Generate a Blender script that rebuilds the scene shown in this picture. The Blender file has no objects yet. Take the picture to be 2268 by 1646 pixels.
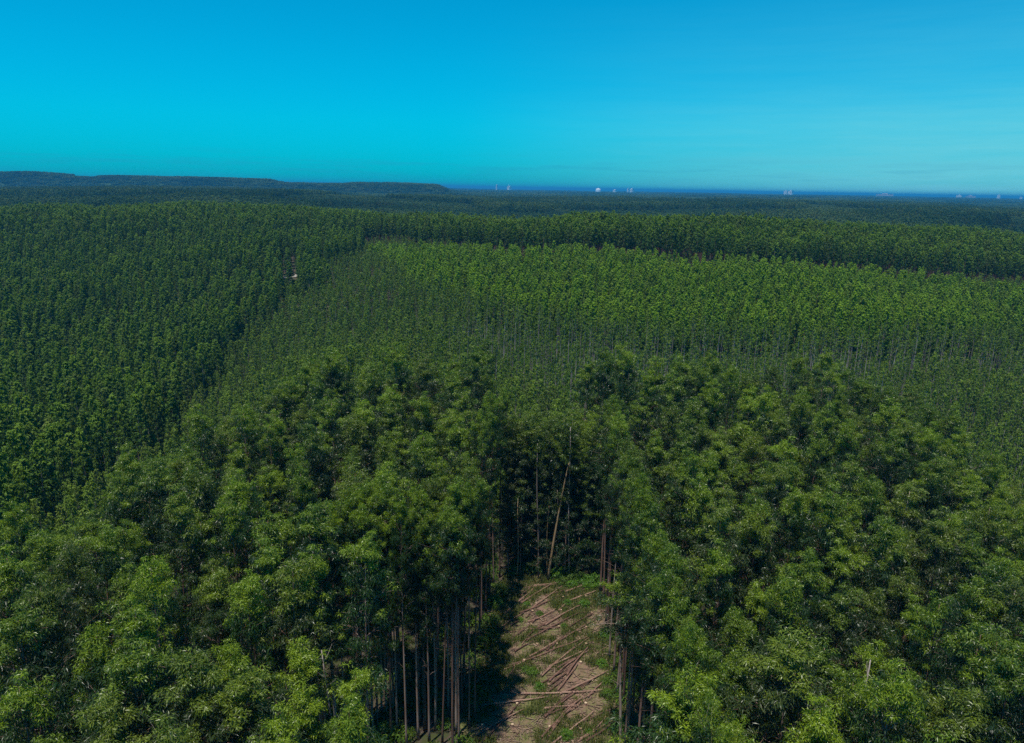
import bpy, math, random
import numpy as np
from mathutils import Matrix, Vector

PI = math.pi
S = bpy.context.scene
C = S.collection
rng = np.random.default_rng(7)

# ------------------------------------------------------------------ camera, world, sun, exposure
CAM_H = 51.0
FPX = 1620.0                    # focal length in pixels of a 2268 px wide picture
PITCH = math.radians(14.1)
ROLL = math.radians(1.05)
cam_d = bpy.data.cameras.new("camera")
cam_d.sensor_width = 36.0
cam_d.lens = 36.0 * FPX / 2268.0
cam_d.clip_start = 0.5
cam_d.clip_end = 120000.0
cam = bpy.data.objects.new("camera", cam_d)
C.objects.link(cam)
CAM_R = Matrix.Rotation(PI / 2 - PITCH, 3, 'X') @ Matrix.Rotation(ROLL, 3, 'Z')
cam.matrix_world = Matrix.Translation((0, 0, CAM_H)) @ CAM_R.to_4x4()
S.camera = cam
RM = np.array(CAM_R)

SUN_EL = math.radians(75.0)
SUN_DIR = Vector((-0.55, -0.80, 0)).normalized() * math.cos(SUN_EL) + Vector((0, 0, math.sin(SUN_EL)))
sun_d = bpy.data.lights.new("sun", 'SUN')
sun_d.energy = 5.0
sun_d.angle = math.radians(0.5)
sun_d.color = (1.0, 0.95, 0.86)
sun = bpy.data.objects.new("sun", sun_d)
sun.rotation_euler = SUN_DIR.to_track_quat('Z', 'Y').to_euler()
sun.location = (0, 0, 200)
C.objects.link(sun)

S.view_settings.view_transform = 'Standard'
S.view_settings.look = 'None'
S.view_settings.gamma = 1.0
S.view_settings.exposure = 0.0
S.view_settings.use_curve_mapping = False
cy = S.cycles
cy.max_bounces = 5
cy.diffuse_bounces = 3
cy.glossy_bounces = 1
cy.transmission_bounces = 3
cy.transparent_max_bounces = 4
cy.volume_bounces = 0
cy.caustics_reflective = False
cy.caustics_refractive = False
cy.use_denoising = False
cy.use_adaptive_sampling = True
cy.adaptive_threshold = 0.02

def L(*c):                       # sRGB 0..255 -> linear
    return tuple(((v / 255) / 12.92 if v / 255 <= 0.04045 else ((v / 255 + 0.055) / 1.055) ** 2.4) for v in c) + (1.0,)

class NT:
    def __init__(self, tree):
        self.t = tree
        self.n = tree.nodes
        self.n.clear()
    def add(self, typ, ins=None, **props):
        nd = self.n.new(typ)
        for k, v in props.items():
            setattr(nd, k, v)
        if ins:
            for k, v in ins.items():
                if hasattr(v, 'is_output'):
                    self.t.links.new(v, nd.inputs[k])
                else:
                    nd.inputs[k].default_value = v
        return nd
    def link(self, a, b):
        self.t.links.new(a, b)
    def math(self, op, a, b=0.0, clamp=False):
        return self.add('ShaderNodeMath', {0: a, 1: b}, operation=op, use_clamp=clamp).outputs[0]
    def ramp(self, fac, stops, interp='LINEAR'):
        nd = self.add('ShaderNodeValToRGB', {0: fac})
        cr = nd.color_ramp
        cr.interpolation = interp
        while len(cr.elements) < len(stops):
            cr.elements.new(0.5)
        for e, (p, c) in zip(cr.elements, stops):
            e.position = p
            e.color = c if len(c) == 4 else tuple(c) + (1.0,)
        return nd.outputs[0]
    def mix(self, fac, a, b, mode='MIX'):
        return self.add('ShaderNodeMixRGB', {0: fac, 1: a, 2: b}, blend_type=mode).outputs[0]

world = bpy.data.worlds.new("World")
S.world = world
world.use_nodes = True
w = NT(world.node_tree)
sky = w.add('ShaderNodeTexSky', sky_type='NISHITA')
sky.sun_disc = False
sky.sun_elevation = SUN_EL
sky.sun_rotation = math.atan2(SUN_DIR.x, SUN_DIR.y)
sky.air_density = 1.0
sky.dust_density = 0.3
sky.ozone_density = 3.0
tc = w.add('ShaderNodeTexCoord')
sep = w.add('ShaderNodeSeparateXYZ', {0: tc.outputs['Generated']})
elev = sep.outputs['Z']
# the air's own colour by height above the horizon (a deep cyan noon sky, paler low on the right)
tint = w.ramp(w.math('MULTIPLY', elev, 2.0, True), [
    (0.0, (0.000, 0.56, 0.92)), (0.05, (0.000, 0.62, 0.95)), (0.16, (0.0, 0.74, 0.98)),
    (0.30, (0.0, 0.78, 0.99)), (0.52, (0.0, 0.80, 1.0)), (1.0, (0.02, 0.72, 1.0))])
base = w.mix(1.0, sky.outputs[0], tint, 'MULTIPLY')
SKY_NODES = (sky, tint)
# faint thin cloud: stretched noise low over the horizon
mp = w.add('ShaderNodeMapping', {0: tc.outputs['Generated'], 'Scale': (3.0, 3.0, 42.0)})
nz = w.add('ShaderNodeTexNoise', {'Vector': mp.outputs[0], 'Scale': 2.6, 'Detail': 6.0, 'Roughness': 0.62})
side = w.ramp(w.math('MULTIPLY_ADD', sep.outputs['X'], 0.5), [(0.44, (0, 0, 0)), (0.80, (1, 1, 1))], 'EASE')
side.node.inputs[0].links[0].from_node.inputs[2].default_value = 0.5
low = w.ramp(elev, [(0.0, (1, 1, 1)), (0.06, (0.62, 0.62, 0.62)), (0.14, (0.18, 0.18, 0.18)), (0.26, (0, 0, 0))], 'EASE')
veil = w.mix(1.0, side, low, 'MULTIPLY')
base = w.mix(w.math('MULTIPLY', veil, w.math('ADD', nz.outputs['Fac'], 0.45)), base, (1.5, 5.2, 5.9, 1))
band = w.ramp(elev, [(0.006, (0, 0, 0)), (0.014, (1, 1, 1)), (0.028, (1, 1, 1)), (0.045, (0, 0, 0))])
wisp = w.ramp(nz.outputs['Fac'], [(0.50, (0, 0, 0)), (0.64, (1, 1, 1))])
base = w.mix(w.math('MULTIPLY', w.mix(1.0, band, wisp, 'MULTIPLY'), 0.3), base, (0.10, 2.7, 4.2, 1))
bg = w.add('ShaderNodeBackground', {'Color': base, 'Strength': 0.128})
wo = w.add('ShaderNodeOutputWorld')
w.link(bg.outputs[0], wo.inputs['Surface'])

# ------------------------------------------------------------------ picture <-> place
def ray(px, py):
    """world direction through a picture point (2268 x 1646 pixels), forward component = 1"""
    v = RM @ np.array([(px - 1134.0) / FPX, -(py - 823.0) / FPX, -1.0])
    return v / v[1]
def on_z(px, py, z):
    v = ray(px, py)
    k = (z - CAM_H) / v[2]
    return v[0] * k, v[1] * k
def project(x, y, z):
    p = np.stack([x, y, z - CAM_H], -1) @ RM
    return 1134 + FPX * p[..., 0] / -p[..., 2], 823 - FPX * p[..., 1] / -p[..., 2]

# ------------------------------------------------------------------ terrain height
# (px, py, forward distance, tree height): where the canopy top is seen -> ground below it
CTRL = [
    (0, 1130, 52, 24), (0, 1000, 108, 22), (420, 905, 128, 22), (200, 960, 118, 22), (2268, 1040, 84, 26), (2268, 960, 125, 18),
    (620, 825, 104, 26), (800, 790, 104, 26), (1000, 790, 104, 26), (1350, 795, 104, 26), (1850, 815, 104, 26), (2100, 895, 98, 26),
    (700, 770, 155, 17), (1180, 800, 150, 17), (1180, 740, 182, 17), (1180, 680, 215, 17), (1700, 800, 150, 17), (1700, 740, 185, 17),
    (1700, 670, 225, 17), (2200, 890, 140, 17), (2268, 800, 175, 17), (2268, 700, 235, 17),
    (0, 850, 165, 22), (0, 700, 250, 22), (0, 600, 330, 22), (0, 520, 410, 23), (0, 470, 470, 25),
    (400, 830, 172, 22), (400, 700, 255, 22), (400, 560, 355, 22), (400, 490, 430, 24), (400, 458, 490, 25),
    (800, 700, 215, 17), (800, 600, 285, 18), (800, 540, 350, 20), (800, 478, 450, 25),
    (1134, 600, 272, 17), (1134, 532, 345, 17), (1134, 482, 450, 26),
    (1700, 600, 268, 17), (1700, 556, 320, 17), (1700, 488, 430, 26),
    (2268, 640, 270, 17), (2268, 600, 310, 20), (2268, 514, 385, 26), (2000, 505, 400, 26),
    (0, 470, 640, 24), (500, 468, 640, 24), (1134, 500, 620, 24), (1700, 508, 620, 24), (2268, 535, 560, 24),
    (0, 438, 1000, 20), (600, 438, 1000, 20), (1134, 468, 950, 20), (1700, 473, 950, 20), (2268, 497, 800, 20),
    (0, 420, 1700, 20), (600, 424, 1700, 20), (1134, 446, 1500, 20), (1700, 452, 1500, 20), (2268, 470, 1400, 20),
    (0, 412, 2400, 18), (600, 418, 2500, 18), (1134, 434, 2600, 16), (1700, 441, 2600, 16), (2268, 456, 2600, 14),
    (0, 400, 6000, 10), (600, 412, 6000, 10), (1134, 425, 6000, 10), (1700, 433, 6000, 10), (2268, 444, 6000, 10),
    (0, 398.5, 14000, 8), (600, 409, 14000, 8), (1134, 420, 14000, 8), (1700, 430, 14000, 8), (2268, 441, 14000, 8),
]
pts = []
for px, py, D, th in CTRL:
    v = ray(px, py) * D
    pts.append((v[0], v[1], CAM_H + v[2] - th))
for x, y in [(0, 0), (-20, 10), (20, 10), (-20, 40), (0, 40), (20, 40), (-35, 25), (35, 25), (0, 70), (-30, 65), (30, 65), (0, 93), (-45, 75),
             (48, 75), (14, 93), (-14, 93), (0, 8)]:
    pts.append((x, y, 0.0))
pts = np.array(pts)
def lp(x, y):
    r = np.sqrt(x * x + y * y) + 25.0
    u = np.clip(np.arctan2(x, y), -0.85, 0.85)
    u = u * np.clip(r / 60.0, 0.3, 1.0)
    return np.stack([u * 1.3, np.log(r) * 1.0], -1)
def tps(d2):
    return 0.5 * d2 * np.log(d2 + 1e-9)
P_ = lp(pts[:, 0], pts[:, 1])
SC = 1.0 / (np.sqrt(pts[:, 0] ** 2 + pts[:, 1] ** 2) + 60.0)      # heights are interpolated as angles so that far points stay calm
Nn = len(P_)
A = np.zeros((Nn + 3, Nn + 3))
A[:Nn, :Nn] = tps(((P_[:, None] - P_[None]) ** 2).sum(-1)) + np.eye(Nn) * 4e-4
A[:Nn, Nn] = 1
A[:Nn, Nn + 1:] = P_
A[Nn:, :Nn] = A[:Nn, Nn:].T
W_ = np.linalg.solve(A, np.concatenate([pts[:, 2] * SC, np.zeros(3)]))

HILL_PX = [-400, -100, 0, 60, 148, 158, 208, 222, 350, 480, 585, 622, 700, 752, 775, 900, 955, 968, 985, 1100]
HILL_PY = [386, 383, 382, 381, 385.5, 389.5, 391, 388, 388.5, 392.5, 396, 403.5, 404.5, 405, 402.5, 405.5, 407.5, 413, 422, 440]
def vnoise(x, y, s, seed):
    """cheap smooth value noise"""
    xi, yi = x / s, y / s
    x0, y0 = np.floor(xi), np.floor(yi)
    fx, fy = xi - x0, yi - y0
    fx, fy = fx * fx * (3 - 2 * fx), fy * fy * (3 - 2 * fy)
    def h(a, b):
        v = np.sin(a * 127.1 + b * 311.7 + seed * 74.7) * 43758.5453
        return v - np.floor(v)
    return (h(x0, y0) * (1 - fx) + h(x0 + 1, y0) * fx) * (1 - fy) + (h(x0, y0 + 1) * (1 - fx) + h(x0 + 1, y0 + 1) * fx) * fy
def ground(x, y):
    x = np.asarray(x, float); y = np.asarray(y, float)
    shp = x.shape
    xf, yf = x.ravel(), y.ravel()
    out = np.empty_like(xf)
    for i in range(0, len(xf), 20000):
        xs, ys = xf[i:i + 20000], yf[i:i + 20000]
        q = lp(xs, ys)
        k = tps(((q[:, None] - P_[None]) ** 2).sum(-1)) @ W_[:Nn] + W_[Nn] + q @ W_[Nn + 1:]
        r = np.sqrt(xs * xs + ys * ys)
        z = k * (r + 60.0)
        z = np.where(r > 15000, k * 15060.0, z)
        # behind the camera the land stays level
        az = np.abs(np.arctan2(xs, ys))
        z = z * (1 - np.clip((az - 1.0) / 0.6, 0, 1))
        z = z * np.clip((r - 55) / 45.0, 0, 1) ** 0.5 if False else z
        near = np.clip((95.0 - ys) / 25.0, 0, 1) * np.clip((52 - np.abs(xs)) / 14.0, 0, 1)
        z = z * (1 - near)
        # plateau hills far off on the left
        pxs = 1134 + FPX * xs / np.maximum(ys, 1.0) / math.cos(PITCH)
        prof = np.interp(pxs, HILL_PX, HILL_PY)
        base_y = 417.0 + (pxs - 1134) * math.tan(ROLL)
        D0 = 2600.0
        top = CAM_H + (base_y - prof) / FPX * D0 / math.cos(PITCH) - 20.0
        ramp = np.clip((ys - 2150) / 380.0, 0, 1); ramp = ramp * ramp * (3 - 2 * ramp)
        fade = 1 - np.clip((ys - 4300) / 900.0, 0, 1)
        zh = top * ramp * fade - 60 * (1 - ramp * fade)
        z = np.where((ys > 2000) & (pxs < 1000) & (pxs > -400), np.maximum(z, zh), z)
        z = z + (vnoise(xs, ys, 420, 3) - 0.5) * np.clip((r - 700) / 900, 0, 1) * 7
        z = z + (vnoise(xs, ys, 60, 5) - 0.5) * np.clip((r - 120) / 200, 0, 1) * 2.0
        out[i:i + 20000] = z
    return out.reshape(shp)
def gz(x, y):
    return float(ground(np.array([x]), np.array([y]))[0])

# clearing outline on the ground (z = 0)
CL_L = [(0.0, -12.0)] ; CL_R = []
for (px, py) in [(1035, 1646), (1060, 1500), (1090, 1400), (1125, 1290)]:
    CL_L.append(on_z(px, py, 0.0)[::-1])
for (px, py) in [(1392, 1646), (1360, 1450), (1338, 1290)]:
    CL_R.append(on_z(px, py, 0.0)[::-1])
CL_L = sorted((a, b) for a, b in CL_L[1:])
CL_R = sorted(CL_R)
Y_END = max(CL_L[-1][0], CL_R[-1][0])
def cl_x(y):
    a = np.interp(y, [q[0] for q in CL_L], [q[1] for q in CL_L])
    b = np.interp(y, [q[0] for q in CL_R], [q[1] for q in CL_R])
    return a, b
print("clearing", CL_L, CL_R)

# ------------------------------------------------------------------ mesh helpers
def new_mesh(name, V, F, mats, mat_idx=None, tint=None, smooth=False):
    m = bpy.data.meshes.new(name)
    m.from_pydata(V.tolist() if isinstance(V, np.ndarray) else V, [], F.tolist() if isinstance(F, np.ndarray) else F)
    for mt in mats:
        m.materials.append(mt)
    if mat_idx is not None:
        m.polygons.foreach_set('material_index', np.asarray(mat_idx, np.int32))
    if tint is not None:
        a = m.attributes.new('tint', 'FLOAT', 'POINT')
        a.data.foreach_set('value', np.asarray(tint, np.float32))
    if smooth:
        m.polygons.foreach_set('use_smooth', np.ones(len(m.polygons), bool))
    m.update()
    return m
def tube(path, radii, sides=7):
    """tapered tube along a path; returns V, F"""
    path = np.asarray(path, float)
    n = len(path)
    tan = np.gradient(path, axis=0)
    tan /= np.linalg.norm(tan, axis=1)[:, None] + 1e-9
    ref = np.where(np.abs(tan[:, 2:3]) > 0.9, np.array([[1.0, 0, 0]]), np.array([[0, 0, 1.0]]))
    a = np.cross(tan, ref); a /= np.linalg.norm(a, axis=1)[:, None] + 1e-9
    b = np.cross(tan, a)
    th = np.arange(sides) / sides * 2 * PI
    V = (path[:, None] + (a[:, None] * np.cos(th)[None, :, None] + b[:, None] * np.sin(th)[None, :, None]) * np.asarray(radii)[:, None, None])
    F = []
    for i in range(n - 1):
        for j in range(sides):
            k = (j + 1) % sides
            F.append((i * sides + j, i * sides + k, (i + 1) * sides + k, (i + 1) * sides + j))
    F.append(tuple(range(sides - 1, -1, -1)))
    F.append(tuple((n - 1) * sides + j for j in range(sides)))
    return V.reshape(-1, 3), F
class Acc:
    def __init__(self):
        self.V = []; self.F = []; self.n = 0; self.M = []
    def add(self, V, F, m=0):
        self.V.append(np.asarray(V, float))
        self.F += [tuple(i + self.n for i in f) for f in F]
        self.M += [m] * len(F)
        self.n += len(V)
    def mesh(self, name, mats, smooth=True):
        return new_mesh(name, np.concatenate(self.V), self.F, mats, self.M, smooth=smooth)
def obj(name, mesh, parent=None, loc=None):
    o = bpy.data.objects.new(name, mesh)
    C.objects.link(o)
    if parent is not None:
        o.parent = parent
    if loc is not None:
        o.location = loc
    return o
def tag(o, label=None, cat=None, group=None, kind=None):
    if label: o['label'] = label
    if cat: o['category'] = cat
    if group: o['group'] = group
    if kind: o['kind'] = kind
    return o

# ------------------------------------------------------------------ materials
def material(name):
    m = bpy.data.materials.new(name)
    m.use_nodes = True
    return m, NT(m.node_tree)

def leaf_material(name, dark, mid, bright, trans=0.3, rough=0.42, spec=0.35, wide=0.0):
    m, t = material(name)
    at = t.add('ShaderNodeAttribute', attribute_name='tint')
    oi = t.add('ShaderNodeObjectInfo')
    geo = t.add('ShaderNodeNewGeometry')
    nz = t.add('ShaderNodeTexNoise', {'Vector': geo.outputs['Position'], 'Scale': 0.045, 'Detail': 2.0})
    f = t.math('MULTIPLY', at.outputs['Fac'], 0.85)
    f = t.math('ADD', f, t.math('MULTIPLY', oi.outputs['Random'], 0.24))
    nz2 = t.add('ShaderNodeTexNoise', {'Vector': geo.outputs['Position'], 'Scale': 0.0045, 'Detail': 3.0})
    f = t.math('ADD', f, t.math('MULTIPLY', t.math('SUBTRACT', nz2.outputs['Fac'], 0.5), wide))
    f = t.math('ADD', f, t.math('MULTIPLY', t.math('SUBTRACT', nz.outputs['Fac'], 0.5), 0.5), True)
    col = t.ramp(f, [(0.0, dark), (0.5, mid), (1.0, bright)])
    r2 = t.math('FRACT', t.math('MULTIPLY', oi.outputs['Random'], 7.31))
    old = t.ramp(r2, [(0.62, (0, 0, 0)), (0.95, (1, 1, 1))])
    col = t.mix(t.math('MULTIPLY', old, 0.38), col, (0.085, 0.082, 0.026, 1))          # some trees are older and more olive-brown
    b = t.add('ShaderNodeBsdfPrincipled', {'Base Color': col, 'Roughness': rough, 'Specular IOR Level': spec})
    tr = t.add('ShaderNodeBsdfTranslucent', {'Color': t.mix(1.0, col, (1.0, 1.25, 0.6, 1), 'MULTIPLY')})
    mx = t.add('ShaderNodeMixShader', {0: trans, 1: b.outputs[0], 2: tr.outputs[0]})
    o = t.add('ShaderNodeOutputMaterial', {'Surface': mx.outputs[0]})
    return m
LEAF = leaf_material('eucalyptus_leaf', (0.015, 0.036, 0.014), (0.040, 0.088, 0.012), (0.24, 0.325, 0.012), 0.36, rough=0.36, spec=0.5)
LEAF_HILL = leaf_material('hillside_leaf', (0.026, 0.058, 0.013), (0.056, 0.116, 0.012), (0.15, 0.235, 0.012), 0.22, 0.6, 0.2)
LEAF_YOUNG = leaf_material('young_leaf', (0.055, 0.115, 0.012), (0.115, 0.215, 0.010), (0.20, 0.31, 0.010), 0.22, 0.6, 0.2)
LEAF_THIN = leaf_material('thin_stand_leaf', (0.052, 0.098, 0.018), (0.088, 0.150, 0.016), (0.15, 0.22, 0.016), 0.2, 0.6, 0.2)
LEAF_BUSH = leaf_material('bush_leaf', (0.05, 0.12, 0.012), (0.085, 0.19, 0.012), (0.15, 0.26, 0.012), 0.3)

def bark_material(name, c1, c2, c3, sc=1.0):
    m, t = material(name)
    tcd = t.add('ShaderNodeTexCoord')
    oi = t.add('ShaderNodeObjectInfo')
    mp = t.add('ShaderNodeMapping', {0: tcd.outputs['Object'], 'Scale': (9 * sc, 9 * sc, 0.45 * sc)})
    n1 = t.add('ShaderNodeTexNoise', {'Vector': mp.outputs[0], 'Scale': 1.0, 'Detail': 5.0})
    n2 = t.add('ShaderNodeTexNoise', {'Vector': tcd.outputs['Object'], 'Scale': 0.35, 'Detail': 3.0})
    f = t.math('ADD', t.math('MULTIPLY', n1.outputs['Fac'], 0.6), t.math('MULTIPLY', n2.outputs['Fac'], 0.35))
    f = t.math('ADD', f, t.math('MULTIPLY', t.math('SUBTRACT', oi.outputs['Random'], 0.5), 0.30))
    col = t.ramp(f, [(0.3, c1), (0.5, c2), (0.68, c3)])
    bp = t.add('ShaderNodeBump', {'Height': n1.outputs['Fac'], 'Strength': 0.4, 'Distance': 0.03})
    b = t.add('ShaderNodeBsdfPrincipled', {'Base Color': col, 'Roughness': 0.8, 'Specular IOR Level': 0.2, 'Normal': bp.outputs[0]})
    t.add('ShaderNodeOutputMaterial', {'Surface': b.outputs[0]})
    return m
BARK = bark_material('eucalyptus_bark', (0.10, 0.055, 0.040), (0.23, 0.135, 0.10), (0.36, 0.28, 0.23))
BARK_PALE = bark_material('pale_bark', (0.15, 0.115, 0.10), (0.30, 0.24, 0.215), (0.46, 0.40, 0.36))
BARK_TAN = bark_material('tan_pole_bark', (0.14, 0.09, 0.05), (0.28, 0.19, 0.10), (0.38, 0.28, 0.17))
LOGM = bark_material('felled_log_bark', (0.075, 0.040, 0.030), (0.19, 0.105, 0.078), (0.36, 0.23, 0.17))

# ------------------------------------------------------------------ foliage generators
def clump_leaves(r, c, rad, n, ll, lw, up=-0.5, squash=0.85, tint0=0.0, flush=0.24, hang=1.0):
    """n long leaves of one tuft centred at c; they hang, or spread when hang is small (young shoots)"""
    d = r.normal(size=(n, 3)); d /= np.linalg.norm(d, axis=1)[:, None]
    d[:, 2] = np.where(d[:, 2] < up, -d[:, 2], d[:, 2])
    rr = rad * (0.25 + 0.85 * r.random(n) ** 0.7)
    pos = c + d * rr[:, None] * np.array([1, 1, squash])
    nrm = d * np.array([1, 1, 0.8]) + r.normal(size=(n, 3)) * 0.5 + np.array([0, 0, 0.15]); nrm /= np.linalg.norm(nrm, axis=1)[:, None]
    g = np.array([0, 0, -1.25 * hang]) + d * (0.9 - 0.75 * hang) + r.normal(size=(n, 3)) * 0.45
    g = g - nrm * (g * nrm).sum(1)[:, None]; g /= np.linalg.norm(g, axis=1)[:, None] + 1e-9
    s = np.cross(nrm, g)
    l = (ll * (0.6 + 0.8 * r.random(n)))[:, None]
    wd = (lw * (0.7 + 0.6 * r.random(n)))[:, None]
    V = np.stack([pos, pos + g * l * 0.45 + s * wd * 0.5, pos + g * l + np.array([0, 0, -0.12]) * l, pos + g * l * 0.45 - s * wd * 0.5], 1)
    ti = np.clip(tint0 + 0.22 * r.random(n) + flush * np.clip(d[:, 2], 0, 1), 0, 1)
    return V.reshape(-1, 3), np.repeat(ti, 4)

def profile(t, kind):
    if kind == 'round':
        return np.minimum(1.0, 0.45 + t * 1.6) * np.clip(1 - (np.clip(t - 0.18, 0, 1) / 0.86) ** 1.7, 0, 1) ** 0.75
    if kind == 'cone':
        return np.minimum(1.0, 0.5 + t * 2.5) * (1 - t) ** 0.75 + 0.04
    return 1.1 + 0.2 * math.sin(t * 9) - 0.85 * t            # slender

def make_tree(seed, H=26.0, CLn=10.0, R=2.7, kind='round', nb=26, leaves=88, ll=0.225, lw=0.050, rad=0.46, r0=0.19, lean=0.0, sub=7, up0=0.62):
    """meshes of one tree: trunk, branches, crown (all share the local frame, base at the origin)"""
    r = np.random.default_rng(seed)
    n = 15
    zz = np.linspace(0, H - 1.3, n)
    ph = r.random() * 6.28
    off = lambda z: np.stack([np.sin(z / H * 2.6 + ph) * 0.34 * (z / H) + lean * (z / H) ** 1.2 * H, np.cos(z / H * 2.1 + ph) * 0.34 * (z / H), z], -1)
    path = off(zz)
    rad_t = r0 * (1 - 0.97 * (zz / H) ** 0.95)
    rad_t[0] *= 1.35
    tv, tf = tube(path, rad_t, 8)
    br = Acc(); cl = []
    br.add(tv, tf)
    zb = H - CLn
    # a main stem forking in the crown, limbs winding up it
    for i in range(nb):
        t = (i + 0.5 * r.random()) / nb
        z0 = zb - 0.9 + t * CLn * 0.93
        az = i * 2.399 + r.random() * 0.8
        ln = R * profile(t, kind) * (0.72 + 0.5 * r.random())
        el = up0 + 0.35 * t + r.normal() * 0.15
        p0 = off(np.array([z0]))[0]
        dr = np.array([math.cos(az) * math.cos(el), math.sin(az) * math.cos(el), math.sin(el)])
        k = np.linspace(0, 1, 5)[:, None]
        L_ = ln / max(math.cos(el), 0.35)
        bp = p0 + dr * k * L_ + np.array([0, 0, -0.22]) * (k ** 2) * L_ + r.normal(size=3) * 0.05 * k * L_
        rb = max(0.018, 0.048 * (1 - t * 0.6))
        v, f = tube(bp, np.linspace(rb, rb * 0.25, 5), 4); br.add(v, f)
        cl.append((bp[-1], t, 1.0))
        for s in range(sub):
            q = 0.25 + 0.7 * (s + r.random()) / sub
            ps = p0 + (bp[-1] - p0) * q
            a2 = az + r.normal() * 1.1
            l2 = L_ * 0.42 * (0.6 + 0.6 * r.random())
            e2 = el + r.normal() * 0.4
            tip = ps + np.array([math.cos(a2) * math.cos(e2), math.sin(a2) * math.cos(e2), math.sin(e2) * 0.8]) * l2
            v, f = tube([ps, (ps + tip) / 2 + r.normal(size=3) * 0.06, tip], [rb * 0.5, rb * 0.35, rb * 0.15], 3); br.add(v, f)
            cl.append((tip, t, 0.85))
    for i in range(8):
        cl.append((path[-1] + np.array([r.normal() * 0.25, r.normal() * 0.25, 0.75 - i * 0.28]), 1.0, 0.8))
    # a few bare dead limbs under the crown
    for i in range(5):
        z0 = zb - 1.0 - r.random() * 5.5
        az = r.random() * 6.28; l2 = 0.7 + r.random() * 1.3
        p0 = off(np.array([z0]))[0]
        tip = p0 + np.array([math.cos(az), math.sin(az), 0.35]) * l2
        v, f = tube([p0, (p0 + tip) / 2 + np.array([0, 0, 0.08]), tip], [0.025, 0.017, 0.006], 3); br.add(v, f)
    trunk = br.mesh('trunk', [BARK])
    LV, LT = [], []
    for c, t, s in cl:
        c = np.asarray(c)
        out = np.hypot(c[0], c[1]) / max(R * float(profile(min(t, 0.95), kind)), 0.3)
        young = (t > 0.76) or (out > 0.8 and t > 0.4 and r.random() < 0.28)
        if t < 0.35 and r.random() < 0.25:
            continue
        nl = int(leaves * s * (0.5 + 1.0 * r.random()))
        v, ti = clump_leaves(r, c + r.normal(size=3) * 0.12, rad * s * (0.65 + 0.7 * r.random()), nl, ll * (0.85 if young else 1.1), lw, squash=0.7 if young else 1.15,
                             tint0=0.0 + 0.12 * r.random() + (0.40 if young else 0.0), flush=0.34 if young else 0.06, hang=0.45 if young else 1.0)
        LV.append(v); LT.append(ti)
    LV = np.concatenate(LV); LT = np.concatenate(LT)
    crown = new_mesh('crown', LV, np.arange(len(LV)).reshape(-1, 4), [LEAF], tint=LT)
    return trunk, crown

def make_far_tree(seed, H, CLn, R, kind, nclump, leaves, ll, lw, rad, leafm, barkm, r0=0.12, sides=4):
    """one mesh of two materials for the masses of trees on the far slopes"""
    r = np.random.default_rng(seed)
    zz = np.array([0, H * 0.5, H * 0.97])
    tv, tf = tube(np.stack([r.normal(size=3) * 0.12, r.normal(size=3) * 0.12, zz], -1), [r0, r0 * 0.7, r0 * 0.25], sides)
    V, T = [], []
    for i in range(nclump):
        t = (i + r.random() * 0.6) / nclump
        az = i * 2.399 + r.random()
        rr = R * profile(t, kind) * (0.35 + 0.65 * r.random() ** 0.5)
        c = np.array([math.cos(az) * rr, math.sin(az) * rr, H - CLn + t * CLn * 0.97])
        v, ti = clump_leaves(r, c, rad * (1 - 0.45 * t), leaves, ll, lw, tint0=0.0 + 0.62 * t ** 2 + 0.1 * r.random(), hang=0.7)  # height term paints sunlit tips over shaded crown bases into the leaf tint
        V.append(v); T.append(ti)
    V = np.concatenate(V); T = np.concatenate(T)
    F = [tuple(x) for x in (np.arange(len(V)).reshape(-1, 4) + len(tv)).tolist()]
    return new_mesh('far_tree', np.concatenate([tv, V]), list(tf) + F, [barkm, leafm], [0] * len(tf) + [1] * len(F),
                    tint=np.concatenate([np.zeros(len(tv)), T]))

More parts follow.
